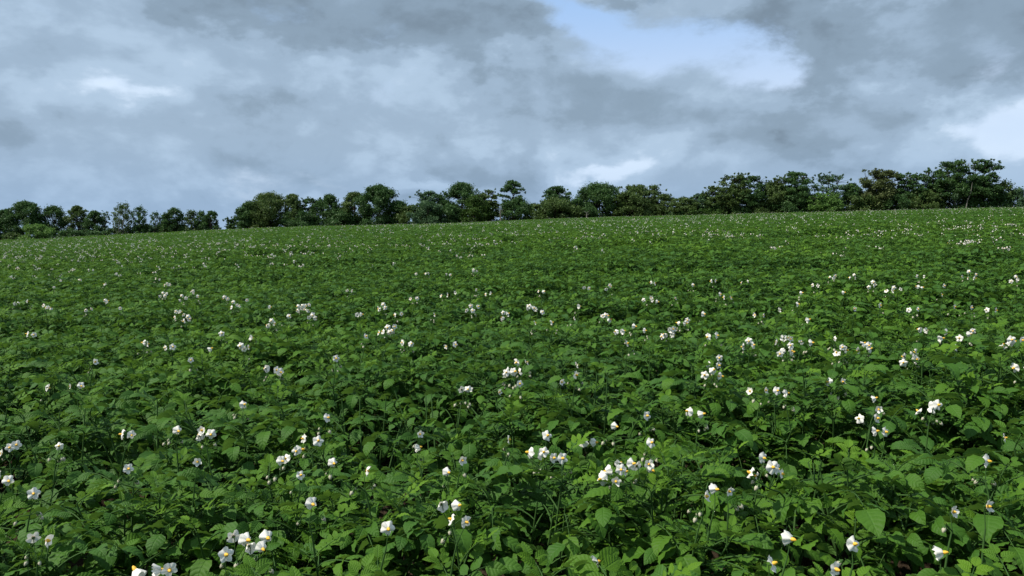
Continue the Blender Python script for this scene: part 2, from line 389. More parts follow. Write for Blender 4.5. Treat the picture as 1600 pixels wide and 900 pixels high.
def flower_geo(seed, na=20):
    """open potato flower facing +Z: five-pointed wavy corolla, cone of anthers"""
    r = random.Random(seed); g = Geo(); Rr = 0.0185 * r.uniform(0.9, 1.12); vs = []; rings = (0.12, 0.5, 1.0); flex = r.uniform(-0.35, 0.35)
    if seed % 3 == 2: flex = r.uniform(-1.0, -0.6)
    for q in rings:
        for k in range(na):
            th = 2 * PI * k / na; c5 = abs(math.cos(2.5 * th)); rr = Rr * q * (1 - (q ** 2) * 0.30 * (1 - c5 ** 1.4))
            z = flex * Rr * q * q + Rr * 0.16 * q * (c5 - 0.5) * 1.8 + Rr * 0.13 * r.uniform(-1, 1) * q
            vs.append((rr * math.cos(th), rr * math.sin(th), z))
    f = [(i * na + k, i * na + (k + 1) % na, (i + 1) * na + (k + 1) % na, (i + 1) * na + k) for i in range(2) for k in range(na)]
    g.add(vs, f, None, 0.5, 2)
    tube(g, [(0, 0, -0.001), (0, 0, 0.004), (0, 0, 0.008), (0.0005, 0, 0.0098)], [0.0046, 0.0042, 0.0024, 0.0004], 6, 0.5, 3)
    tube(g, [(0, 0, -0.008), (0, 0, -0.003), (0, 0, 0.0)], [0.0012, 0.0035, 0.0015], 5, 0.5, 1)
    return g
def bud_geo():
    g = Geo(); tube(g, [(0, 0, 0), (0, 0, 0.004), (0, 0, 0.009), (0, 0, 0.014), (0, 0, 0.016)], [0.0012, 0.0045, 0.0052, 0.003, 0.0003], 6, 0.5, 4)
    tube(g, [(0, 0, -0.003), (0, 0, 0.002), (0, 0, 0.006)], [0.001, 0.0046, 0.0052], 5, 0.5, 1)
    return g
FLOWER_G = [flower_geo(400 + i).arrays() for i in range(6)]
BUD_G = bud_geo().arrays()
def low_flower(seed):
    r = random.Random(seed); g = Geo(); Rr = 0.021; vs = [(0, 0, 0)]
    for k in range(10):
        th = 2 * PI * k / 10; rr = Rr * (1 if k % 2 == 0 else 0.72); vs.append((rr * math.cos(th), rr * math.sin(th), 0.003 * r.uniform(-1, 1)))
    g.add(vs, [(0, 1 + 2 * k, 2 + 2 * k, 1 + (2 * k + 2) % 10) for k in range(5)], None, 0.5, 2)
    tube(g, [(0, 0, 0), (0, 0, 0.011)], [0.0048, 0.001], 4, 0.5, 3); return g
FLOWER_LOW = [low_flower(i).arrays() for i in range(3)]
FLOWER_M = [to_mesh(a, 'potato_flower') for a in FLOWER_G]
BUD_M = to_mesh(BUD_G, 'flower_bud')

def aim(d):
    return Vector(d).normalized().to_track_quat('Z', 'Y').to_matrix().to_4x4()

def cluster_layout(r, n, nb):
    """positions of flowers and buds round the stalk tip at the origin"""
    fl = []; bd = []
    for k in range(n):
        a = 2.4 * k + r.uniform(-0.5, 0.5); rad = 0.0 if n == 1 else 0.020 + 0.0085 * math.sqrt(k) * 1.6
        if n == 1: rad = r.uniform(0, .012)
        p = Vector((rad * math.cos(a), rad * math.sin(a) * 0.8, r.uniform(0.0, 0.014) + (0.018 * math.sin(a * 1.7) if n > 2 else 0)))
        toward = r.random() < 0.6
        d = Vector((math.cos(a) + r.uniform(-0.5, 0.5), math.sin(a) - (1.1 if toward else 0.0), r.uniform(-0.25, 0.55)))
        fl.append((p, d))
    for k in range(nb):
        a = r.uniform(0, 2 * PI); rad = r.uniform(0.015, 0.034)
        bd.append((Vector((rad * math.cos(a), rad * math.sin(a), -r.uniform(0.02, 0.045))), Vector((math.cos(a), math.sin(a), -1.2))))
    return fl, bd
def stalk_geo(base, tip, fl, bd, low=False):
    g = Geo(); b = np.array(base); t = np.array(tip); fork = t + np.array([0, 0, -0.040]); mid = (b + fork) / 2 + np.array([0, 0, 0.01])
    tube(g, [b, mid, fork], [0.0028, 0.0023, 0.0018], 4 if low else 5, 0.5, 1)
    if not low:
        for p, d in fl + bd:
            q = t + np.array(p); e_ = q - np.array(Vector(d).normalized()) * 0.008
            tube(g, [fork, (fork + e_) / 2 + np.array([p[0] * .3, p[1] * .3, 0.003]), e_], [0.0013, 0.001, 0.001], 4, 0.5, 1)
    return g

def plant_layout(r, vigour=1.0, extra=()):
    """stems and leaf placements of one plant, base at the origin; ridge runs along X"""
    stems = []; leaves = []
    ns = r.choice((6, 7, 7, 8))
    for s_ in range(ns + len(extra)):
        a = 2 * PI * s_ / ns + r.uniform(-0.5, 0.5); rad = r.uniform(0.12, 0.33) * (1 if s_ else 0.4)
        tx, ty = rad * math.cos(a) * 0.85, rad * math.sin(a) * 1.02
        H = CANOPY * vigour * (1.0 - 2.2 * ty * ty - 0.4 * tx * tx) * r.uniform(0.86, 1.04) - 0.02
        if s_ >= ns: tx, ty, H = extra[s_ - ns]
        pts = []
        for i in range(6):
            t = i / 5; q = t ** (1.3 if s_ < ns else 0.8)
            pts.append((tx * q + 0.02 * math.sin(3 * t + s_), ty * q, H * (t ** 0.92)))
        stems.append(pts); ph = r.uniform(0, 6.28)
        nl = 11
        for k in range(nl):                       # k = 0 is the tip
            t = 1.0 - (0.036 * k if k < 6 else 0.18 + 0.07 * (k - 5))
            i = min(int(t * 5), 4); p0 = Vector(pts[i]); p1 = Vector(pts[i + 1]); p = p0.lerp(p1, t * 5 - i)
            az_ = ph + 2.4 * k + r.uniform(-0.3, 0.3)
            if k < 2: el_, sc = r.uniform(0.35, 0.9), r.uniform(0.50, 0.75)
            elif k < 4: el_, sc = r.uniform(0.10, 0.50), r.uniform(0.85, 1.12)
            else: el_, sc = r.uniform(-0.05, 0.30), r.uniform(0.95, 1.25)
            leaves.append((k, p, az_, el_, sc, r.uniform(-0.2, 0.2)))
    return stems, leaves
def leaf_matrix(p, az_, el_, sc, rl):
    return Matrix.Translation(p) @ Matrix.Rotation(az_, 4, 'Z') @ Matrix.Rotation(-el_, 4, 'Y') @ Matrix.Rotation(rl, 4, 'X') @ Matrix.Scale(sc, 4)
def stems_into(g, stems, sides=5):
    for pts in stems: tube(g, pts, [0.0055, 0.005, 0.0042, 0.0036, 0.003, 0.0022], sides, 0.5, 1)

# ------------------------------------------------------------------ where the plants stand
def vig(x, y):
    return 1.02 + 0.31 * noise.noise(Vector((x * 0.20, y * 0.62, 3.1))) + 0.10 * noise.noise(Vector((x * 1.3, y * 1.3, 9.1)))
def in_crop(x, y):
    if y < 0.9 or y > 150: return False
    if x < -0.565 * y and y > 88 + 3 * math.sin(y): return False
    return True
def project(p):
    """photo pixel of a world point"""
    q = cam_M @ p; return 800 + F * q.x / -q.z, 450 - F * q.y / -q.z
cam_M = (Matrix.Translation(cam.location) @ cam.rotation_euler.to_matrix().to_4x4()).inverted()
spots = []
r0 = random.Random(11); row = 0
while True:
    yr = ROW0 + ROW * row; row += 1
    if yr > 152: break
    half = 0.70 * yr + 3.2
    n = int(half * 2 / STEP)
    for i in range(n + 1):
        x = -half + i * STEP + r0.uniform(-0.06, 0.06)
        y = yr + 0.10 * math.sin(x * 0.22) + r0.uniform(-0.05, 0.05)
        if in_crop(x, y): spots.append((x, y))
def visible(x, y):
    z = soil(x, y) + CANOPY
    for dx in (-0.16, 0, 0.16):
        for dy in (0, 0.2):
            q = project(Vector((x + dx, y + dy, z)))
            if -10 < q[0] < 1610 and q[1] < 962: return True
    return False
spots.sort(key=lambda p: math.hypot(p[0], p[1]))
near = []; rest = []
for p in spots:
    if len(near) < 300 and visible(*p): near.append(p)
    else: rest.append(p)
y_near = max(p[1] for p in near)

# dark openings between the rows, as seen in the field (pixel in the photo -> place on the ground)
def on_canopy(px, py, dz=0.0):
    d = ray(px, py); o = Vector(cam.location); t = 0.5
    while t < 200:
        p = o + d * t
        if p.z < soil(p.x, p.y) + CANOPY + dz: return p
        t += 0.01 + t * 0.002
    return p
GAPS = [(on_canopy(a, b), c) for a, b, c in [
    (530, 600, .20), (600, 612, .22), (690, 612, .20), (440, 598, .12), (1300, 650, .16), (1250, 712, .12), (1570, 840, .17), (1500, 850, .10), (310, 835, .15), (230, 820, .10), (180, 655, .13),
    (1000, 560, .16), (960, 552, .14), (1060, 436, .4), (1110, 438, .3), (840, 452, .4), (905, 450, .3), (1395, 640, .10), (60, 655, .10), (860, 575, .12), (925, 620, .09), (1560, 700, .09),
    (1315, 495, .16), (1560, 470, .2), (850, 745, .10), (1090, 765, .05), (440, 870, .09), (760, 690, .09), (1140, 445, .25)]]
def gap_at(p):
    for g_, rad in GAPS:
        if (p.x - g_.x) ** 2 + (p.y - g_.y) ** 2 < rad * rad * 1.5: return True
    return False

# flower clusters counted in the photo: pixel and number of open flowers
CL = [(15,702,3),(88,698,1),(2,752,2),(46,780,1),(58,850,2),(28,899,1),(195,684,2),(200,736,1),(275,674,1),(322,678,3),(305,727,1),(235,893,2),(262,897,1),(353,874,1),(372,853,2),(395,866,2),
(508,656,1),(487,689,2),(461,710,3),(436,722,1),(468,744,1),(518,724,1),(570,742,1),(655,679,1),(651,700,1),(717,721,1),(793,690,1),(701,744,1),(483,792,1),(415,850,1),(603,829,1),(705,796,2),(714,820,2),
(850,688,1),(835,713,2),(855,714,3),(876,722,1),(922,698,2),(959,738,8),(960,668,1),(1008,656,1),(1090,649,2),(1016,695,1),(1005,734,4),(1190,716,1),(1202,739,5),(1098,780,1),(1117,769,1),(1138,770,1),(930,888,1),
(1360,650,3),(1368,677,1),(1381,682,1),(1452,641,4),(1568,690,1),(1540,727,1),(1488,801,1),(1229,845,1),(1333,851,1),(1470,871,1),(1303,894,1),(1198,888,1),(1540,798,1),
(49,524,2),(73,609,1),(120,605,2),(225,540,2),(265,545,2),(297,563,1),(145,566,1),(378,634,1),(382,546,3),(392,528,1),(327,547,1),(345,522,1),(25,476,2),(43,473,1),(72,482,4),(138,485,2),(165,473,3),(188,484,1),(279,493,4),(292,499,3),(255,462,4),(260,445,4),(246,437,2),(287,468,3),(300,456,3),(309,465,1),(350,467,4),(366,478,4),(384,470,1),(162,445,2),(124,438,2),(84,449,1),(95,440,1),(36,428,2),(58,425,2),
(425,580,2),(438,582,1),(474,482,8),(485,497,4),(424,507,3),(450,497,1),(423,482,1),(562,493,2),(605,516,7),(598,482,3),(588,483,1),(571,528,1),(623,493,2),(648,467,2),(637,537,2),(524,563,1),(547,455,2),(706,542,2),(725,615,3),(678,493,1),(696,463,2),(735,484,3),(745,481,1),(764,461,2),(790,493,3),(797,587,3),(776,617,1),(743,454,1),(711,459,1),(702,430,2),(650,429,1),(666,428,2),(742,424,3),
(830,482,4),(846,488,1),(816,570,2),(803,585,2),(812,602,1),(834,507,1),(863,507,1),(898,571,1),(898,588,1),(877,602,1),(945,496,4),(951,451,3),(917,452,2),(904,480,1),(847,457,2),(970,521,2),(992,511,1),(1008,517,1),(1012,468,4),(1027,472,1),(1045,521,5),(1067,503,3),(1054,467,1),(1115,528,2),(1098,492,1),(1116,567,3),(1114,585,4),(1138,466,2),(1124,461,1),(1116,441,2),(1164,442,2),(1171,541,3),(1187,495,2),(1187,613,2),(980,539,1),(896,500,1),(1020,443,2),(1082,447,1),
(1225,532,4),(1230,548,5),(1250,538,1),(1269,537,1),(1316,552,3),(1353,545,4),(1303,529,1),(1308,598,2),(1423,560,5),(1443,519,2),(1480,522,1),(1472,530,1),(1511,525,3),(1492,546,1),(1579,538,6),(1596,579,2),(1210,615,1),(1229,620,1),(1367,625,1),(1300,434,4),(1275,448,2),(1332,434,3),(1363,446,5),(1391,454,3),(1406,454,1),(1429,485,2),(1439,450,2),(1474,449,1),(1471,461,1),(1440,434,2),(1510,430,3),(1520,433,3),(1587,438,4),(1551,487,2),(1490,481,1),(1516,482,1),(1374,479,1),(1334,483,1),(1252,458,1),(1246,478,1),(1262,500,1),(1217,486,1),(1319,457,1)]
near_np = np.array(near); fl_of = {}
for px, py, n in CL:
    p = on_canopy(px, py, 0.075 if py < 600 else (0.05 if py < 840 else 0.065))
    d2 = (near_np[:, 0] - p.x) ** 2 + (near_np[:, 1] - p.y) ** 2
    k = int(np.argmin(d2))
    if d2[k] < 0.36: fl_of.setdefault(k, []).append((px, py, n, p))

# landmark of the tree line above each column of the photo, for the labels
COLS = [(-99, 130, 'the light green bush'), (130, 250, 'the pale forked trunk'), (250, 352, 'the gap in the trees'), (352, 470, 'the broad sloping dome'), (470, 560, 'the notched crowns'),
        (560, 650, 'the tallest dark dome'), (650, 770, 'the bright green tree'), (770, 835, 'the tall layered tree'), (835, 905, 'the ragged bushy-footed tree'), (905, 985, 'the smooth round dome'),
        (985, 1060, 'the thin-topped brownish tree'), (1060, 1135, 'the low windswept trees'), (1135, 1200, 'the open twin crowns'), (1200, 1330, 'the pale thin-leaved crown'),
        (1330, 1450, 'the reddish-tipped tree'), (1450, 1700, 'the tallest right-hand trees')]
ORD = ['lowest', 'second', 'third', 'fourth', 'fifth', 'sixth', 'seventh', 'eighth', 'ninth', 'tenth', 'eleventh', 'twelfth', 'thirteenth', 'fourteenth', 'fifteenth', 'sixteenth', 'seventeenth', 'eighteenth', 'nineteenth', 'twentieth']
NUM = ['no', 'one', 'two', 'three', 'four', 'five', 'six', 'seven', 'eight', 'nine', 'ten', 'eleven', 'twelve', 'thirteen', 'fourteen', 'fifteen', 'sixteen', 'seventeen', 'eighteen', 'nineteen', 'twenty']
def col_of(px):
    for a, b, c in COLS:
        if a <= px < b: return c
    return COLS[-1][2]
order = sorted(fl_of, key=lambda k: -max(q[1] for q in fl_of[k])); seen = {}; LAB = {}
for k in order:
    top = max(fl_of[k], key=lambda q: q[1]); c = col_of(top[0]); i = seen.get(c, 0); seen[c] = i + 1; n = sum(q[2] for q in fl_of[k])
    o_ = ORD[i] if i < len(ORD) else 'farther'
    LAB[k] = f"{o_ + ' ' if i == 0 else o_ + ' lowest '}flowering potato plant below {c}, {NUM[min(n, 20)]} white bloom{'s' if n > 1 else ''}"

cnt = {}
def place_px(k):
    x, y = near[k]; return project(Vector((x, y, soil(x, y) + CANOPY)))
for k in sorted((k for k in range(len(near)) if k not in fl_of), key=lambda k: -place_px(k)[1]):
    c = col_of(place_px(k)[0]); i = cnt.get(c, 0); cnt[c] = i + 1
    LAB[k] = f"{ORD[i] + ('' if i == 0 else ' lowest') if i < 20 else 'one of the farther'} flowerless potato plant{'s' if i >= 20 else ''} straight below {c}"

# shared lower foliage of the near plants
def lower_foliage(seed):
    r = random.Random(seed); g = Geo()
    for k in range(56):
        a = r.uniform(0, 2 * PI); rad = 0.40 * math.sqrt(r.random()); h = r.uniform(0.06, 0.52 - 0.35 * rad)
        g.put(r.choice(LEAF_G), leaf_matrix(Vector((rad * math.cos(a) * 0.8, rad * math.sin(a) * 0.85, h)), a + r.uniform(-0.8, 0.8), r.uniform(-0.2, 0.4), r.uniform(0.9, 1.2), r.uniform(-0.3, 0.3)), -0.06)
    return g.mesh('lower_leaves', MATS[:2])
LOWER = [lower_foliage(500 + i) for i in range(6)]

for k, (x, y) in enumerate(near):
    r = random.Random(1000 + k); v = vig(x, y)
    z = soil(x, y) + ridge(x, y) - 0.05
    pl = bpy.data.objects.new('potato_plant', None); COL.objects.link(pl); pl.location = (x, y, z); pl.empty_display_size = 0.1
    flw = fl_of.get(k)
    extra = [(q[3].x - x, q[3].y - y, q[3].z - z - 0.10 - 0.02 * q[2] ** 0.5) for q in flw or ()]
    stems, leaves = plant_layout(r, v, extra)
    if flw: tag(pl, LAB[k], 'potato plant', 'potato plants in flower')
    else: tag(pl, LAB[k], 'potato plant', 'potato plants not in flower')
    for pts in stems:
        g = Geo(); stems_into(g, [pts]); link('stem', g.mesh('stem', MATS[:2]), pl)
    for (kk, p, az_, el_, sc, rl) in leaves:
        if kk > 8: continue
        wp = p + Vector((x, y, 0)) + Vector((math.cos(az_), math.sin(az_), 0)) * 0.10 * sc
        if gap_at(wp): continue
        me = r.choice(YOUNG_M) if kk < 2 else r.choice(LEAF_M)
        if kk >= 6 and r.random() < 0.30: continue
        link('leaf', me, pl, leaf_matrix(p, az_, el_, sc, rl))
    if not any(gap_at(Vector((x + a_, y + b_, 0))) for a_ in (-.12, .12) for b_ in (-.15, .15)):
        o = link('lower_leaves', LOWER[r.randrange(6)], pl, Matrix.Rotation(r.choice((0, PI)), 4, 'Z') @ Matrix.Scale(v, 4)); tag(o, kind='stuff')
    for (px, py, n, wp) in flw or ():
        tip = wp - Vector((x, y, z)); st = min(stems, key=lambda s_: (Vector(s_[-1]) - tip).length)
        base = Vector(st[-2]).lerp(Vector(st[-1]), 0.9)
        far_ = py < 600
        fl, bd = cluster_layout(r, n, r.choice((0, 1, 2, 3, 4)) + (1 if n > 2 else 0))
        st_o = link('flower_cluster', stalk_geo(base, tip, fl, bd).mesh('flower_stalk', MATS[:2]), pl)
        for p, d in fl:
            link('flower', r.choice(FLOWER_M), st_o, Matrix.Translation(tip + p) @ aim(d) @ Matrix.Rotation(r.uniform(0, 6), 4, 'Z') @ Matrix.Scale(r.uniform(0.74, 0.95) * (1.12 if far_ else 1.0), 4))
        for p, d in bd:
            link('flower_bud', BUD_M, st_o, Matrix.Translation(tip + p) @ aim(d) @ Matrix.Scale(r.uniform(0.7, 1.15), 4))

# ------------------------------------------------------------------ the rest of the crop: one object, instanced plants
def whole_plant(seed, flowers, low):
    r = random.Random(seed); g = Geo(); stems, leaves = plant_layout(r, 1.0)
    if not low: stems_into(g, stems, 4)
    for (kk, p, az_, el_, sc, rl) in leaves:
        if low and kk in (1, 8, 10): continue
        src = (LEAF_LOW if low else (YOUNG_G if kk < 2 else LEAF_G))
        g.put(r.choice(src), leaf_matrix(p, az_, el_, sc * (1.12 if low else 1.0), rl), 0.10 if (low and kk < 2) else 0.0)
    for c in range(flowers):
        st = r.choice(stems); tip = Vector(st[-1]) + Vector((r.uniform(-0.04, 0.04), r.uniform(-0.05, 0.03), r.uniform(0.08, 0.14)))
        fl, bd = cluster_layout(r, r.choice((1, 1, 2, 2, 3, 3, 4, 5)), 2)
        g.put(stalk_geo(Vector(st[-2]), tip, fl, bd, low).arrays())
        for p, d in fl: g.put(r.choice(FLOWER_LOW if low else FLOWER_G), Matrix.Translation(tip + p) @ aim(d) @ Matrix.Rotation(r.uniform(0, 6), 4, 'Z') @ Matrix.Scale(0.76, 4))
        if not low:
            for p, d in bd: g.put(BUD_G, Matrix.Translation(tip + p) @ aim(d))
    return g.mesh('whole_potato_plant', MATS)
protos = bpy.data.collections.new('crop_plants')
NP_, NF_ = 7, 4          # plain and flowering models per level of detail
for lod in (0, 1):
    for i in range(NP_ + NF_):
        me = whole_plant(700 + 50 * lod + i, 0 if i < NP_ else (1, 1, 2, 3)[i - NP_], lod == 1)
        o = bpy.data.objects.new('plant_%s%02d' % ('ab'[lod], i), me); protos.objects.link(o)
me = bpy.data.meshes.new('potato_crop'); me.vertices.add(len(rest)); co = []; ids = []; yaw = []; scl = []
r = random.Random(5)
for x, y in rest:
    lod = 0 if y < 26 else 1
    dens = 0.30 + 0.40 * noise.noise(Vector((x * 0.10, y * 0.07, 1.7))) + 0.25 * noise.noise(Vector((x * 0.5, y * 0.3, 4.7)))
    dens *= (1.35 if y < 20 else 1.15) if y < 60 else (0.7 if x > -30 else 0.45)
    i = NP_ + r.randrange(NF_) if r.random() < dens else r.randrange(NP_)
    ids.append(lod * (NP_ + NF_) + i); yaw.append(r.choice((0, PI)) + r.uniform(-0.25, 0.25)); s_ = vig(x, y) * r.uniform(0.93, 1.05); scl.append(s_)
    co.append((x, y, soil(x, y) + ridge(x, y) - 0.05))
me.vertices.foreach_set('co', np.array(co, np.float32).ravel())
for nm, typ, val in (('pick', 'INT', ids), ('yaw', 'FLOAT', yaw), ('size', 'FLOAT', scl)):
    a_ = me.attributes.new(nm, typ, 'POINT'); a_.data.foreach_set('value', val)
crop = link('potato_crop', me); tag(crop, 'rows of potato plants dotted with white flowers running up to the crest', 'potato crop', kind='stuff')
ng = bpy.data.node_groups.new('crop_rows', 'GeometryNodeTree')
ng.interface.new_socket('Geometry', in_out='INPUT', socket_type='NodeSocketGeometry'); ng.interface.new_socket('Geometry', in_out='OUTPUT', socket_type='NodeSocketGeometry')
N = ng.nodes; gi = N.new('NodeGroupInput'); go = N.new('NodeGroupOutput'); iop = N.new('GeometryNodeInstanceOnPoints'); ci = N.new('GeometryNodeCollectionInfo')
ci.inputs['Collection'].default_value = protos; ci.inputs['Separate Children'].default_value = True; ci.inputs['Reset Children'].default_value = True
def attr(nm, typ):
    a_ = N.new('GeometryNodeInputNamedAttribute'); a_.data_type = typ; a_.inputs[0].default_value = nm; return a_.outputs[0]
cx = N.new('ShaderNodeCombineXYZ'); ng.links.new(attr('yaw', 'FLOAT'), cx.inputs[2])
ng.links.new(gi.outputs[0], iop.inputs['Points']); ng.links.new(ci.outputs[0], iop.inputs['Instance']); iop.inputs['Pick Instance'].default_value = True
ng.links.new(attr('pick', 'INT'), iop.inputs['Instance Index']); ng.links.new(cx.outputs[0], iop.inputs['Rotation']); ng.links.new(attr('size', 'FLOAT'), iop.inputs['Scale'])
ng.links.new(iop.outputs[0], go.inputs[0])
crop.modifiers.new('rows', 'NODES').node_group = ng

# ------------------------------------------------------------------ trees
def leaf_cards(g, centres, radii, per, size, r, tone):
    """many small leaf-spray faces spread through each clump"""
    rng = np.random.default_rng(r.randrange(1 << 30))
    C_ = []; T_ = []
    for (c, rad), n in zip(zip(centres, radii), per):
        d = rng.normal(size=(n, 3)); d /= np.linalg.norm(d, axis=1)[:, None]
        q = (d * (rng.random(n) ** 0.42)[:, None] * 0.72 + rng.normal(size=(n, 3)) * 0.26) * np.array(rad)
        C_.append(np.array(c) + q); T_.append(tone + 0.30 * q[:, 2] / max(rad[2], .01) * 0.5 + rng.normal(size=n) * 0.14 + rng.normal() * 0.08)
    C_ = np.concatenate(C_); T_ = np.concatenate(T_); n = len(C_)
    a = rng.normal(size=(n, 3)); a[:, 2] *= 0.6; a /= np.linalg.norm(a, axis=1)[:, None]
    b = np.cross(a, rng.normal(size=(n, 3))); b /= np.linalg.norm(b, axis=1)[:, None] + 1e-9
    s_ = size * (0.55 + 0.9 * rng.random(n))[:, None]
    v = np.stack([C_ - a * s_, C_ + b * s_ * 0.5, C_ + a * s_, C_ - b * s_ * 0.55 + a * s_ * 0.1], 1).reshape(-1, 3)
    g.add(v, np.arange(n * 4).reshape(n, 4), None, np.repeat(T_, 4), 0)

def tree(name, px, top, wpx, D, style, leafm, label, cat='tree', group=None, bark=None, tone=0.35, base_cut=0.0, dens=1.0, lean=0.0, limbs=()):
    r = random.Random(int(px * 31 + top * 7 + wpx)); d = ray(px, top); x = d.x * D; y = D
    z0 = soil(x, y) - 0.05; H = CAM_H + d.z * D - z0; W = wpx / F * D * (1.2 if style in ('dome', 'bush') else 1.15)
    root = bpy.data.objects.new(name, None); COL.objects.link(root); root.location = (x, y, z0); tag(root, label, cat, group)
    bm_ = bark or M_BARK; g = Geo(); tr_ = 0.022 * H + 0.07
    cs = []; rs = []; per = []
    def limb(a, b, ra, rb, n=5, sag=0.0):
        pts = []; a = np.array(a, float); b = np.array(b, float)
        for i in range(n + 1):
            t = i / n; p = a + (b - a) * t; p = p + np.array([r.uniform(-1, 1), r.uniform(-1, 1), 0]) * 0.035 * np.linalg.norm(b - a) * math.sin(PI * t) + np.array([0, 0, sag * math.sin(PI * t)]); pts.append(p)
        tube(g, pts, [ra + (rb - ra) * i / n for i in range(n + 1)], 6 if ra > 0.1 else 4)
        return pts
    def clump(c, rx, rz, k=1.0):
        cs.append(c); rs.append((rx, rx, rz)); per.append(max(20, int((100 if style in ('dome', 'broad', 'bush') else 84) * rx * rx * (0.5 + rz / rx) * k * dens)))
    if style in ('dome', 'broad', 'bush'):
        lo = {'dome': 0.06, 'broad': 0.10, 'bush': 0.0}[style]
        trunk = limb((0, 0, 0), (lean * H * .3, 0, H * 0.72), tr_, tr_ * 0.35, 7)
        n = {'dome': 84, 'broad': 70, 'bush': 40}[style]
        for i in range(n):
            a = r.uniform(0, 2 * PI); t = (i + 0.5) / n; hh = lo + (1 - lo) * t
            # envelope: widest about a third of the way up
            env = math.sin(PI * min(1.0, (0.30 + 0.70 * hh) ** (1.25 if style != 'broad' else 1.05))) ** 0.62 if hh < 1 else 0
            env *= 1 + 0.22 * math.sin(3 * a + px) + r.uniform(-0.14, 0.10)
            q = r.uniform(0.45, 0.92) * env
            cr_ = W * r.uniform(0.085, 0.16)
            c = (W / 2 * q * math.cos(a) + lean * H * hh * .35, W / 2 * q * math.sin(a), min(H * hh * (1 - 0.02 * r.random()), H - cr_ * 0.55))
            clump(c, cr_, cr_ * r.uniform(0.55, 0.85))
            if i % 3 == 0:
                s_ = trunk[max(1, min(6, int(hh * 6)))]; limb(s_, c, tr_ * 0.35, 0.03, 4)
        for i in range(14):       # sprigs breaking the outline
            a = r.uniform(0, 2 * PI); q = r.uniform(0, 0.9); clump((W * 0.42 * q * math.cos(a) + lean * H * .3, W * 0.4 * q * math.sin(a), H * (0.99 - 0.30 * q * q)), W * 0.055, W * 0.06, 0.8)
    elif style in ('layered', 'open', 'wind'):
        # limbs carrying flat plates of foliage with sky between
        tips = r.choice((2, 3)) if style != 'layered' else 1; trunks = []
        for s_ in range(tips):
            off = (s_ - (tips - 1) / 2) * W * 0.28
            fork = limb((0, 0, 0), (off * 0.25, 0, H * 0.28), tr_, tr_ * 0.7, 4) if s_ == 0 else trunks[0][:5]
            trunks.append(list(fork) + list(limb(fork[-1], (off + lean * H * .35, r.uniform(-.5, .5), H * r.uniform(0.84, 0.94)), tr_ * 0.62, 0.06, 7)))
        n = {'layered': 26, 'open': 44, 'wind': 38}[style]
        for i in range(n):
            t = 0.34 + 0.64 * (i + r.random()) / n; tk = r.choice(trunks); j = min(len(tk) - 1, max(3, int(t * len(tk)))); s_ = tk[j]
            a = 2.4 * i + r.uniform(-0.4, 0.4); e_ = 0.62 + 0.38 * math.sin(PI * min(1, t * 1.02)) if style != 'wind' else 0.55 + 0.45 * math.sin(PI * t * 0.8)
            if style == 'layered': e_ = (0.95, 0.62, 1.0, 0.7)[i % 4] * (1.0 if t < 0.8 else 0.65)
            L_ = W / 2 * e_ * r.uniform(0.55, 0.92) * (0.55 if t > 0.92 else 1)
            L_ *= math.sqrt(max(0.12, 1 - (max(0, t - 0.45) / 0.60) ** 2)) if style != 'layered' else 1
            c = np.array([s_[0] * 0.7 + L_ * math.cos(a), s_[1] + L_ * math.sin(a), min(t * H + r.uniform(-.2, .3), H * 0.95)])
            c[2] -= 0.20 * H * t * ((c[0] ** 2 + c[1] ** 2) / (W / 2) ** 2) * (style != 'layered')
            if style == 'wind': c[0] += lean * H * 0.2 * t
            limb(s_, c, tr_ * 0.30, 0.035, 4, 0.2)
            cr_ = W * r.uniform(0.085, 0.15); clump(c, cr_, cr_ * r.uniform(0.38, 0.60), 1.0)
            c2 = (s_ + c) / 2; c2[2] += 0.3
            if r.random() < 0.7: clump(c2, cr_ * 0.8, cr_ * 0.4, 0.8)
        for i in range(20):       # thin twigs at the top, each with a few leaves
            tk = r.choice(trunks); q_ = r.uniform(-.34, .34); c = np.array(tk[-1]) + np.array([q_ * W, r.uniform(-.2, .2) * W, 0]); c[2] = H * (r.uniform(0.90, 1.02) - 1.9 * q_ * q_)
            limb(tk[-2], c, 0.05, 0.015, 3); clump(c, 0.30, 0.30, 1.0)
        if base_cut < 1:         # lower skirt
            for i in range(40):
                a = r.uniform(0, 2 * PI); cr_ = W * r.uniform(0.11, 0.17)
                hq = r.uniform(0.05, 0.66)
                clump((W * .46 * (1 - .45 * hq) * r.uniform(.1, 1) * math.cos(a), W * .40 * r.uniform(.1, 1) * math.sin(a), H * hq), cr_, cr_ * 0.75)
    elif style == 'birch':
        trunk = limb((0, 0, 0), (lean * H * .2, 0, H * 0.93), tr_ * 0.75, 0.04, 9)
        n = 30
        for i in range(n):
            t = 0.14 + 0.84 * (i + r.random()) / n; a = 2.4 * i; e_ = math.sin(PI * min(1, (0.22 + 0.76 * t))) ** 0.55
            L_ = W / 2 * e_ * r.uniform(0.4, 0.95); j = min(9, int(t * 9)); s_ = trunk[j]
            c = np.array([s_[0] + L_ * math.cos(a), L_ * math.sin(a), min(t * H, H - .4)])
            if i % 2 == 0: limb(trunk[max(0, j - 2)], c, tr_ * 0.25, 0.03, 4)
            cr_ = W * r.uniform(0.12, 0.2); clump(c, cr_, cr_ * r.uniform(0.8, 1.2), 0.95)
    o = link('trunk', g.mesh('trunk', [bm_]), root)
    if limbs:                # pale limbs standing clear of the leaves on the near side
        for ex, top_ in limbs:
            gb = Geo(); tube(gb, [(0, -W * .34, 0), (ex * W * .15, -W * .38, H * .22), (ex * W * .6, -W * .42, H * top_ * .65), (ex * W, -W * .40, H * top_)], [.16, .13, .09, .03], 5)
            link('bare_limb', gb.mesh('bare_limb', [M_PALE]), root)
    g2 = Geo(); leaf_cards(g2, cs, rs, per, 0.215, r, tone)
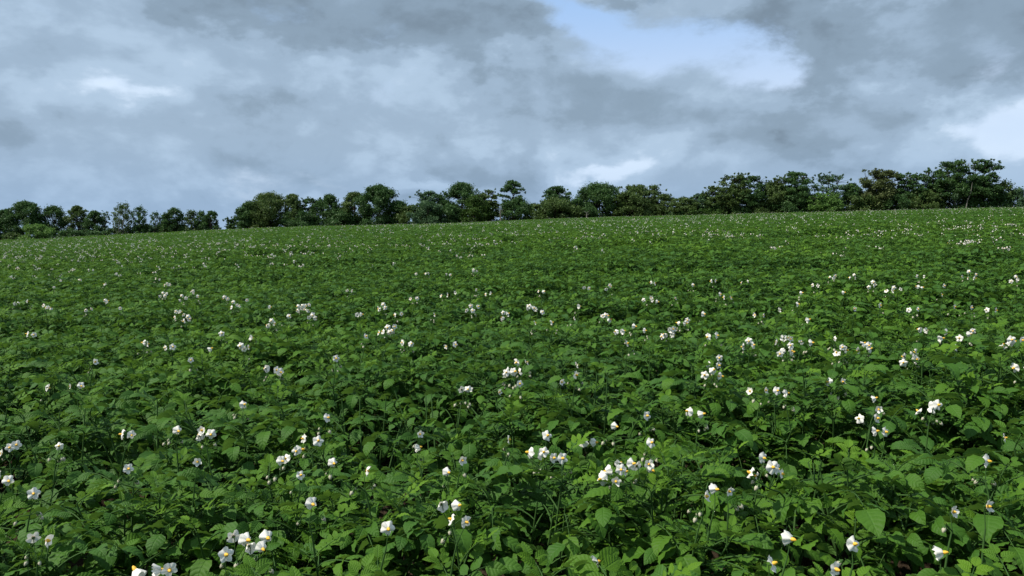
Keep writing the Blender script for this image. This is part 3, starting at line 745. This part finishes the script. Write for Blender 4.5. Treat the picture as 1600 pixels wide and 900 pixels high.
    o = link('crown', g2.mesh('crown', [TL[leafm]], smooth=False), root); return root

G1, G2, G3 = 'trees in the far-left row', 'trees of the central wood', 'trees of the right-hand wood'
T = [
 ('broadleaf_tree', -14, 330, 44, 236, 'dome', 'dark', 'dark tree cut by the left edge of the photo', G1, {}),
 ('broadleaf_tree', 8, 328, 36, 238, 'dome', 'dark', 'dark round tree just left of the tallest far-left tree', G1, {}),
 ('broadleaf_tree', 41, 316, 54, 235, 'dome', 'dark', 'tallest dark dome tree at the far left, behind the light green bush', G1, {}),
 ('broadleaf_tree', 84, 323, 44, 237, 'dome', 'dark', 'dark flat-topped tree right of the tallest far-left dome', G1, {}),
 ('broadleaf_tree', 121, 322, 34, 236, 'dome', 'olive', 'tree with a small peaked top above the low dark bush', G1, {}),
 ('broadleaf_tree', 148, 330, 32, 233, 'dome', 'dark', 'lower dark tree ending the dense far-left block', G1, {}),
 ('broadleaf_tree', 164, 331, 16, 233, 'birch', 'blue', 'thin wispy tree on the right edge of the far-left block', G1, dict(dens=.75)),
 ('birch_tree', 191, 319, 30, 229, 'birch', 'olive', 'narrow tree with pale bare forked limbs, left of its narrow neighbours', G1, dict(bark=M_PALE, dens=.9, limbs=((-0.30, 0.62), (0.10, 0.80), (0.34, 0.66)))),
 ('birch_tree', 218, 322, 24, 229, 'birch', 'dark', 'narrow dark tree just right of the pale forked trunk', G1, {}),
 ('birch_tree', 242, 331, 17, 229, 'birch', 'blue', 'short thin pale-leaved tree between two taller dark ones', G1, dict(dens=.85)),
 ('birch_tree', 258, 336, 22, 230, 'birch', 'dark', 'low dark tree filling in beside the thin pale-leaved one', G1, {}),
 ('broadleaf_tree', 272, 326, 32, 229, 'dome', 'dark', 'highest rounded tree between the pale trunk and the gap', G1, {}),
 ('birch_tree', 299, 329, 22, 229, 'birch', 'olive', 'slim tree third from the sky gap, far-left row', G1, {}),
 ('birch_tree', 313, 330, 22, 230, 'birch', 'dark', 'slim dark tree second from the sky gap, far-left row', G1, {}),
 ('broadleaf_tree', 330, 330, 26, 228, 'dome', 'dark', 'dark tree standing last before the sky gap', G1, {}),
 ('broadleaf_tree', 363, 340, 16, 214, 'open', 'dark', 'small ragged tree at the left tip of the central wood', G2, dict(lean=-.2)),
 ('broadleaf_tree', 390, 316, 44, 214, 'dome', 'dark', 'dark tree on the left shoulder of the broad sloping dome', G2, dict(lean=-.1)),
 ('broadleaf_tree', 421, 303, 68, 216, 'dome', 'olive', 'broad dome at the left of the central wood, highest by the gap', G2, {}),
 ('broadleaf_tree', 457, 304, 38, 215, 'dome', 'olive', 'small-headed tree touching the broad dome on its right', G2, {}),
 ('broadleaf_tree', 485, 308, 34, 216, 'open', 'dark', 'pointed ragged tree in the dip of the central wood', G2, dict(dens=1.2)),
 ('broadleaf_tree', 513, 305, 44, 214, 'dome', 'dark', 'rounded tree just right of the dip in the central wood', G2, {}),
 ('broadleaf_tree', 554, 301, 46, 215, 'dome', 'olive', 'smooth round-topped tree left of the tallest dark dome', G2, {}),
 ('broadleaf_tree', 592, 291, 66, 213, 'dome', 'dark', 'tallest dark dome of the central wood with tufted right shoulder', G2, {}),
 ('broadleaf_tree', 622, 315, 42, 214, 'dome', 'dark', 'lower tree sloping down right of the tallest dark dome', G2, {}),
 ('broadleaf_tree', 672, 298, 46, 215, 'open', 'blue', 'airy grey-green crown right of the low dip in the wood', G2, dict(dens=1.2)),
 ('broadleaf_tree', 722, 287, 62, 214, 'dome', 'dark', 'high tufted dark tree behind the bright green tree', G2, {}),
 ('broadleaf_tree', 762, 296, 38, 214, 'wind', 'olive', 'ragged tree ending the wood left of the bare snag', G2, dict(lean=.1, dens=1.2)),
 ('broadleaf_tree', 742, 308, 48, 206, 'dome', 'bright', 'bright yellow-green tree in front of the dark wood', G2, dict(tone=.3)),
 ('pine_tree', 801, 282, 50, 210, 'layered', 'dark', 'tall tree with tiered branches and sky between the tiers', G2, dict(base_cut=1, dens=1.25)),
 ('broadleaf_tree', 870, 291, 56, 210, 'layered', 'dark', 'ragged tiered tree rising out of a wide bushy foot', G2, dict(dens=1.5)),
 ('broadleaf_tree', 937, 288, 76, 208, 'dome', 'dark', 'wide smooth dark dome tree standing right of the tiered trees', G2, {}),
 ('broadleaf_tree', 1002, 288, 64, 208, 'open', 'olive', 'thin-topped brownish tree beside the smooth dark dome', G2, dict(dens=1.15)),
 ('broadleaf_tree', 984, 300, 50, 204, 'dome', 'olive', 'dense rounded tree in front of the thin-topped brownish one', G2, {}),
 ('broadleaf_tree', 1030, 303, 40, 206, 'wind', 'olive', 'windswept tree at the right end of the central wood', G2, dict(lean=.25, dens=1.2)),
 ('broadleaf_tree', 1072, 309, 46, 202, 'wind', 'olive', 'low windswept tree leaning left at the second gap', G3, dict(lean=-.25, dens=1.2)),
 ('broadleaf_tree', 1096, 302, 34, 202, 'open', 'blue', 'greyish airy tree between two windswept trees', G3, {}),
 ('broadleaf_tree', 1121, 291, 44, 201, 'wind', 'olive', 'tree with one flat branch reaching left below the high crowns', G3, dict(lean=-.2, dens=1.1)),
 ('broadleaf_tree', 1148, 271, 48, 200, 'open', 'olive', 'left one of the two high open crowns', G3, dict(dens=1.1)),
 ('broadleaf_tree', 1174, 273, 46, 200, 'open', 'dark', 'right one of the two high open crowns, trunk showing', G3, dict(dens=1.0)),
 ('broadleaf_tree', 1206, 286, 48, 201, 'dome', 'olive', 'dense lower tree right of the open twin crowns', G3, {}),
 ('broadleaf_tree', 1215, 274, 26, 199, 'wind', 'olive', 'small airy tuft of crown sticking up alone against the sky', G3, dict(lean=.1, dens=.8)),
 ('broadleaf_tree', 1248, 267, 54, 199, 'open', 'dark', 'dark crooked crown left of the pale thin-leaved one', G3, dict(dens=1.3)),
 ('broadleaf_tree', 1296, 271, 50, 198, 'open', 'blue', 'pale thin-leaved crown with the sky showing through', G3, dict(dens=.55)),
 ('broadleaf_tree', 1292, 302, 46, 193, 'wind', 'willow', 'yellow-olive low tree below the pale thin-leaved crown', G3, dict(dens=1.0, tone=.1)),
 ('broadleaf_tree', 1332, 287, 38, 198, 'dome', 'dark', 'low tree in the saddle right of the thin-leaved crown', G3, {}),
 ('broadleaf_tree', 1372, 265, 58, 197, 'open', 'brown', 'crown with reddish-brown leaf tips on its right side', G3, dict(dens=1.15)),
 ('broadleaf_tree', 1408, 271, 40, 197, 'wind', 'dark', 'flat-topped airy tree next right of the reddish-tipped one', G3, dict(dens=1.1)),
 ('broadleaf_tree', 1434, 270, 38, 196, 'open', 'dark', 'second flat-topped airy tree right of the reddish-tipped one', G3, {}),
 ('broadleaf_tree', 1460, 261, 40, 196, 'open', 'dark', 'narrow airy tree touching the tall tree with pale trunk', G3, {}),
 ('broadleaf_tree', 1497, 249, 56, 194, 'open', 'dark', 'tall spreading tree with a long pale bare trunk', G3, dict(bark=M_PALE, dens=1.2, limbs=((0.12, 0.56),))),
 ('broadleaf_tree', 1536, 247, 52, 194, 'open', 'dark', 'tallest tree of all, twiggy top leaning over the right end', G3, dict(lean=.12, dens=1.3)),
 ('broadleaf_tree', 1567, 285, 34, 195, 'birch', 'olive', 'short pointed tree below the tallest tree on its right', G3, {}),
 ('broadleaf_tree', 1590, 296, 34, 194, 'birch', 'blue', 'small feathery tree near the right edge of the photo', G3, {}),
 ('broadleaf_tree', 1616, 308, 40, 194, 'dome', 'olive', 'low tree cut by the right edge of the photo', G3, {}),
]
for name, px, top, wp, D, st, lf, lab, grp, kw in T: tree(name, px, top, wp, D, st, lf, lab, 'tree', grp, **kw)
B = [
 (58, 352, 48, 222, 'willow', 'light green rounded bush in front of the far-left trees', dict(tone=.25)),
 (108, 360, 46, 224, 'dark', 'low dark bush right of the light green one'),
 (20, 364, 30, 222, 'olive', 'small low bush left of the light green rounded one'),
 (150, 362, 40, 226, 'dark', 'dark scrub at the foot of the dense far-left block'),
 (180, 358, 36, 230, 'dark', 'dark scrub at the foot of the pale forked trunk'),
 (228, 352, 50, 232, 'dark', 'dark scrub under the narrow dark trees, left row'),
 (268, 350, 48, 232, 'olive', 'scrub under the highest rounded tree of the left row'),
 (316, 348, 44, 232, 'dark', 'scrub under the last trees before the sky gap'),
 (400, 338, 60, 216, 'olive', 'undergrowth below the left shoulder of the broad dome'),
 (470, 332, 60, 213, 'dark', 'undergrowth below the small-headed tree in the central wood'),
 (535, 328, 60, 213, 'dark', 'undergrowth below the round-topped trees of the central wood'),
 (640, 322, 44, 210, 'olive', 'olive bush in the low dip of the central wood'),
 (668, 316, 52, 206, 'blue', 'grey-green rounded bush in front of the airy crown'),
 (700, 322, 50, 208, 'dark', 'dark bush between the grey-green bush and bright tree'),
 (806, 314, 58, 207, 'dark', 'dark dense shrub round the foot of the tall tiered tree'),
 (836, 319, 36, 207, 'olive', 'spiky-topped shrub between the two tiered trees'),
 (868, 312, 72, 205, 'olive', 'wide brownish bush forming the foot of the ragged tiered tree'),
 (902, 312, 34, 205, 'dark', 'dark bush squeezed left of the smooth dark dome'),
 (1062, 330, 50, 203, 'dark', 'low hedge bush in the second gap of the trees'),
 (1104, 327, 50, 199, 'bright', 'low yellowish-green bush below the windswept trees', dict(tone=.15)),
 (1140, 318, 54, 201, 'dark', 'dark bush under the left high open crown'),
 (1188, 316, 46, 200, 'olive', 'olive bush under the right high open crown'),
 (1238, 308, 56, 198, 'dark', 'dark bush under the crooked crown'),
 (1274, 312, 46, 198, 'dark', 'dark bush between the crooked crown and thin-leaved crown'),
 (1340, 304, 60, 197, 'olive', 'olive bush in the saddle of the right-hand wood'),
 (1388, 302, 56, 196, 'dark', 'dark bush below the reddish-tipped tree'),
 (1440, 298, 60, 196, 'olive', 'olive bush below the flat-topped airy trees'),
 (1484, 286, 46, 196, 'blue', 'mid-height bush left of the long pale trunk'),
 (1535, 288, 64, 195, 'dark', 'dark bush filling below the tallest tree'),
]
for b in B:
    tree('shrub', b[0], b[1], b[2], b[3], 'bush', b[4], b[5], 'bush', 'bushes under the tree line', **(b[6] if len(b) > 6 else {'dens': 1.15}))

# pale bare snag left of the tiered tree
def snag(px, top, D, label, lean=0.0):
    d = ray(px, top); x = d.x * D; z0 = soil(x, D) - 0.05; H = CAM_H + d.z * D - z0; r = random.Random(int(px))
    root = bpy.data.objects.new('dead_tree', None); COL.objects.link(root); root.location = (x, D, z0); tag(root, label, 'dead tree')
    g = Geo(); tube(g, [(0, 0, 0), (0.05, 0, H * .35), (-0.08 + lean, 0, H * .7), (0.05 + lean, 0, H)], [0.20, 0.17, 0.13, 0.05], 7); link('trunk', g.mesh('trunk', [M_PALE]), root)
    for k in range(5):
        h = H * r.uniform(.55, .95); a = r.uniform(0, 6.28); L_ = r.uniform(.4, 1.0); g = Geo()
        tube(g, [(lean * .8, 0, h), (lean * .8 + L_ * .5 * math.cos(a), L_ * .5 * math.sin(a), h + .25), (lean * .8 + L_ * math.cos(a), L_ * math.sin(a), h + .6)], [.06, .045, .02], 5); link('branch', g.mesh('branch', [M_PALE]), root)
snag(782, 322, 203, 'pale bare leafless trunk standing just left of the tall tiered tree')
snag(917, 331, 199, 'short pale stump in front of the smooth dark dome')

def post(px, top, D, label):
    d = ray(px, top); x = d.x * D; z0 = soil(x, D) - 0.1; H = CAM_H + d.z * D - z0
    g = Geo(); tube(g, [(0, 0, 0), (0, 0, H * .5), (0, 0, H - .03), (0, 0, H), (0, 0, H + .01)], [.13, .13, .13, .10, .001], 8)
    o = link('marker_post', g.mesh('marker_post', [M_WOOD], smooth=False)); o.location = (x, D, z0); tag(o, label, 'post')
post(1481, 327, 170, 'short pale post at the field edge, left of the long pale trunk')
post(80, 372, 160, 'short dark post at the field edge below the light green bush')
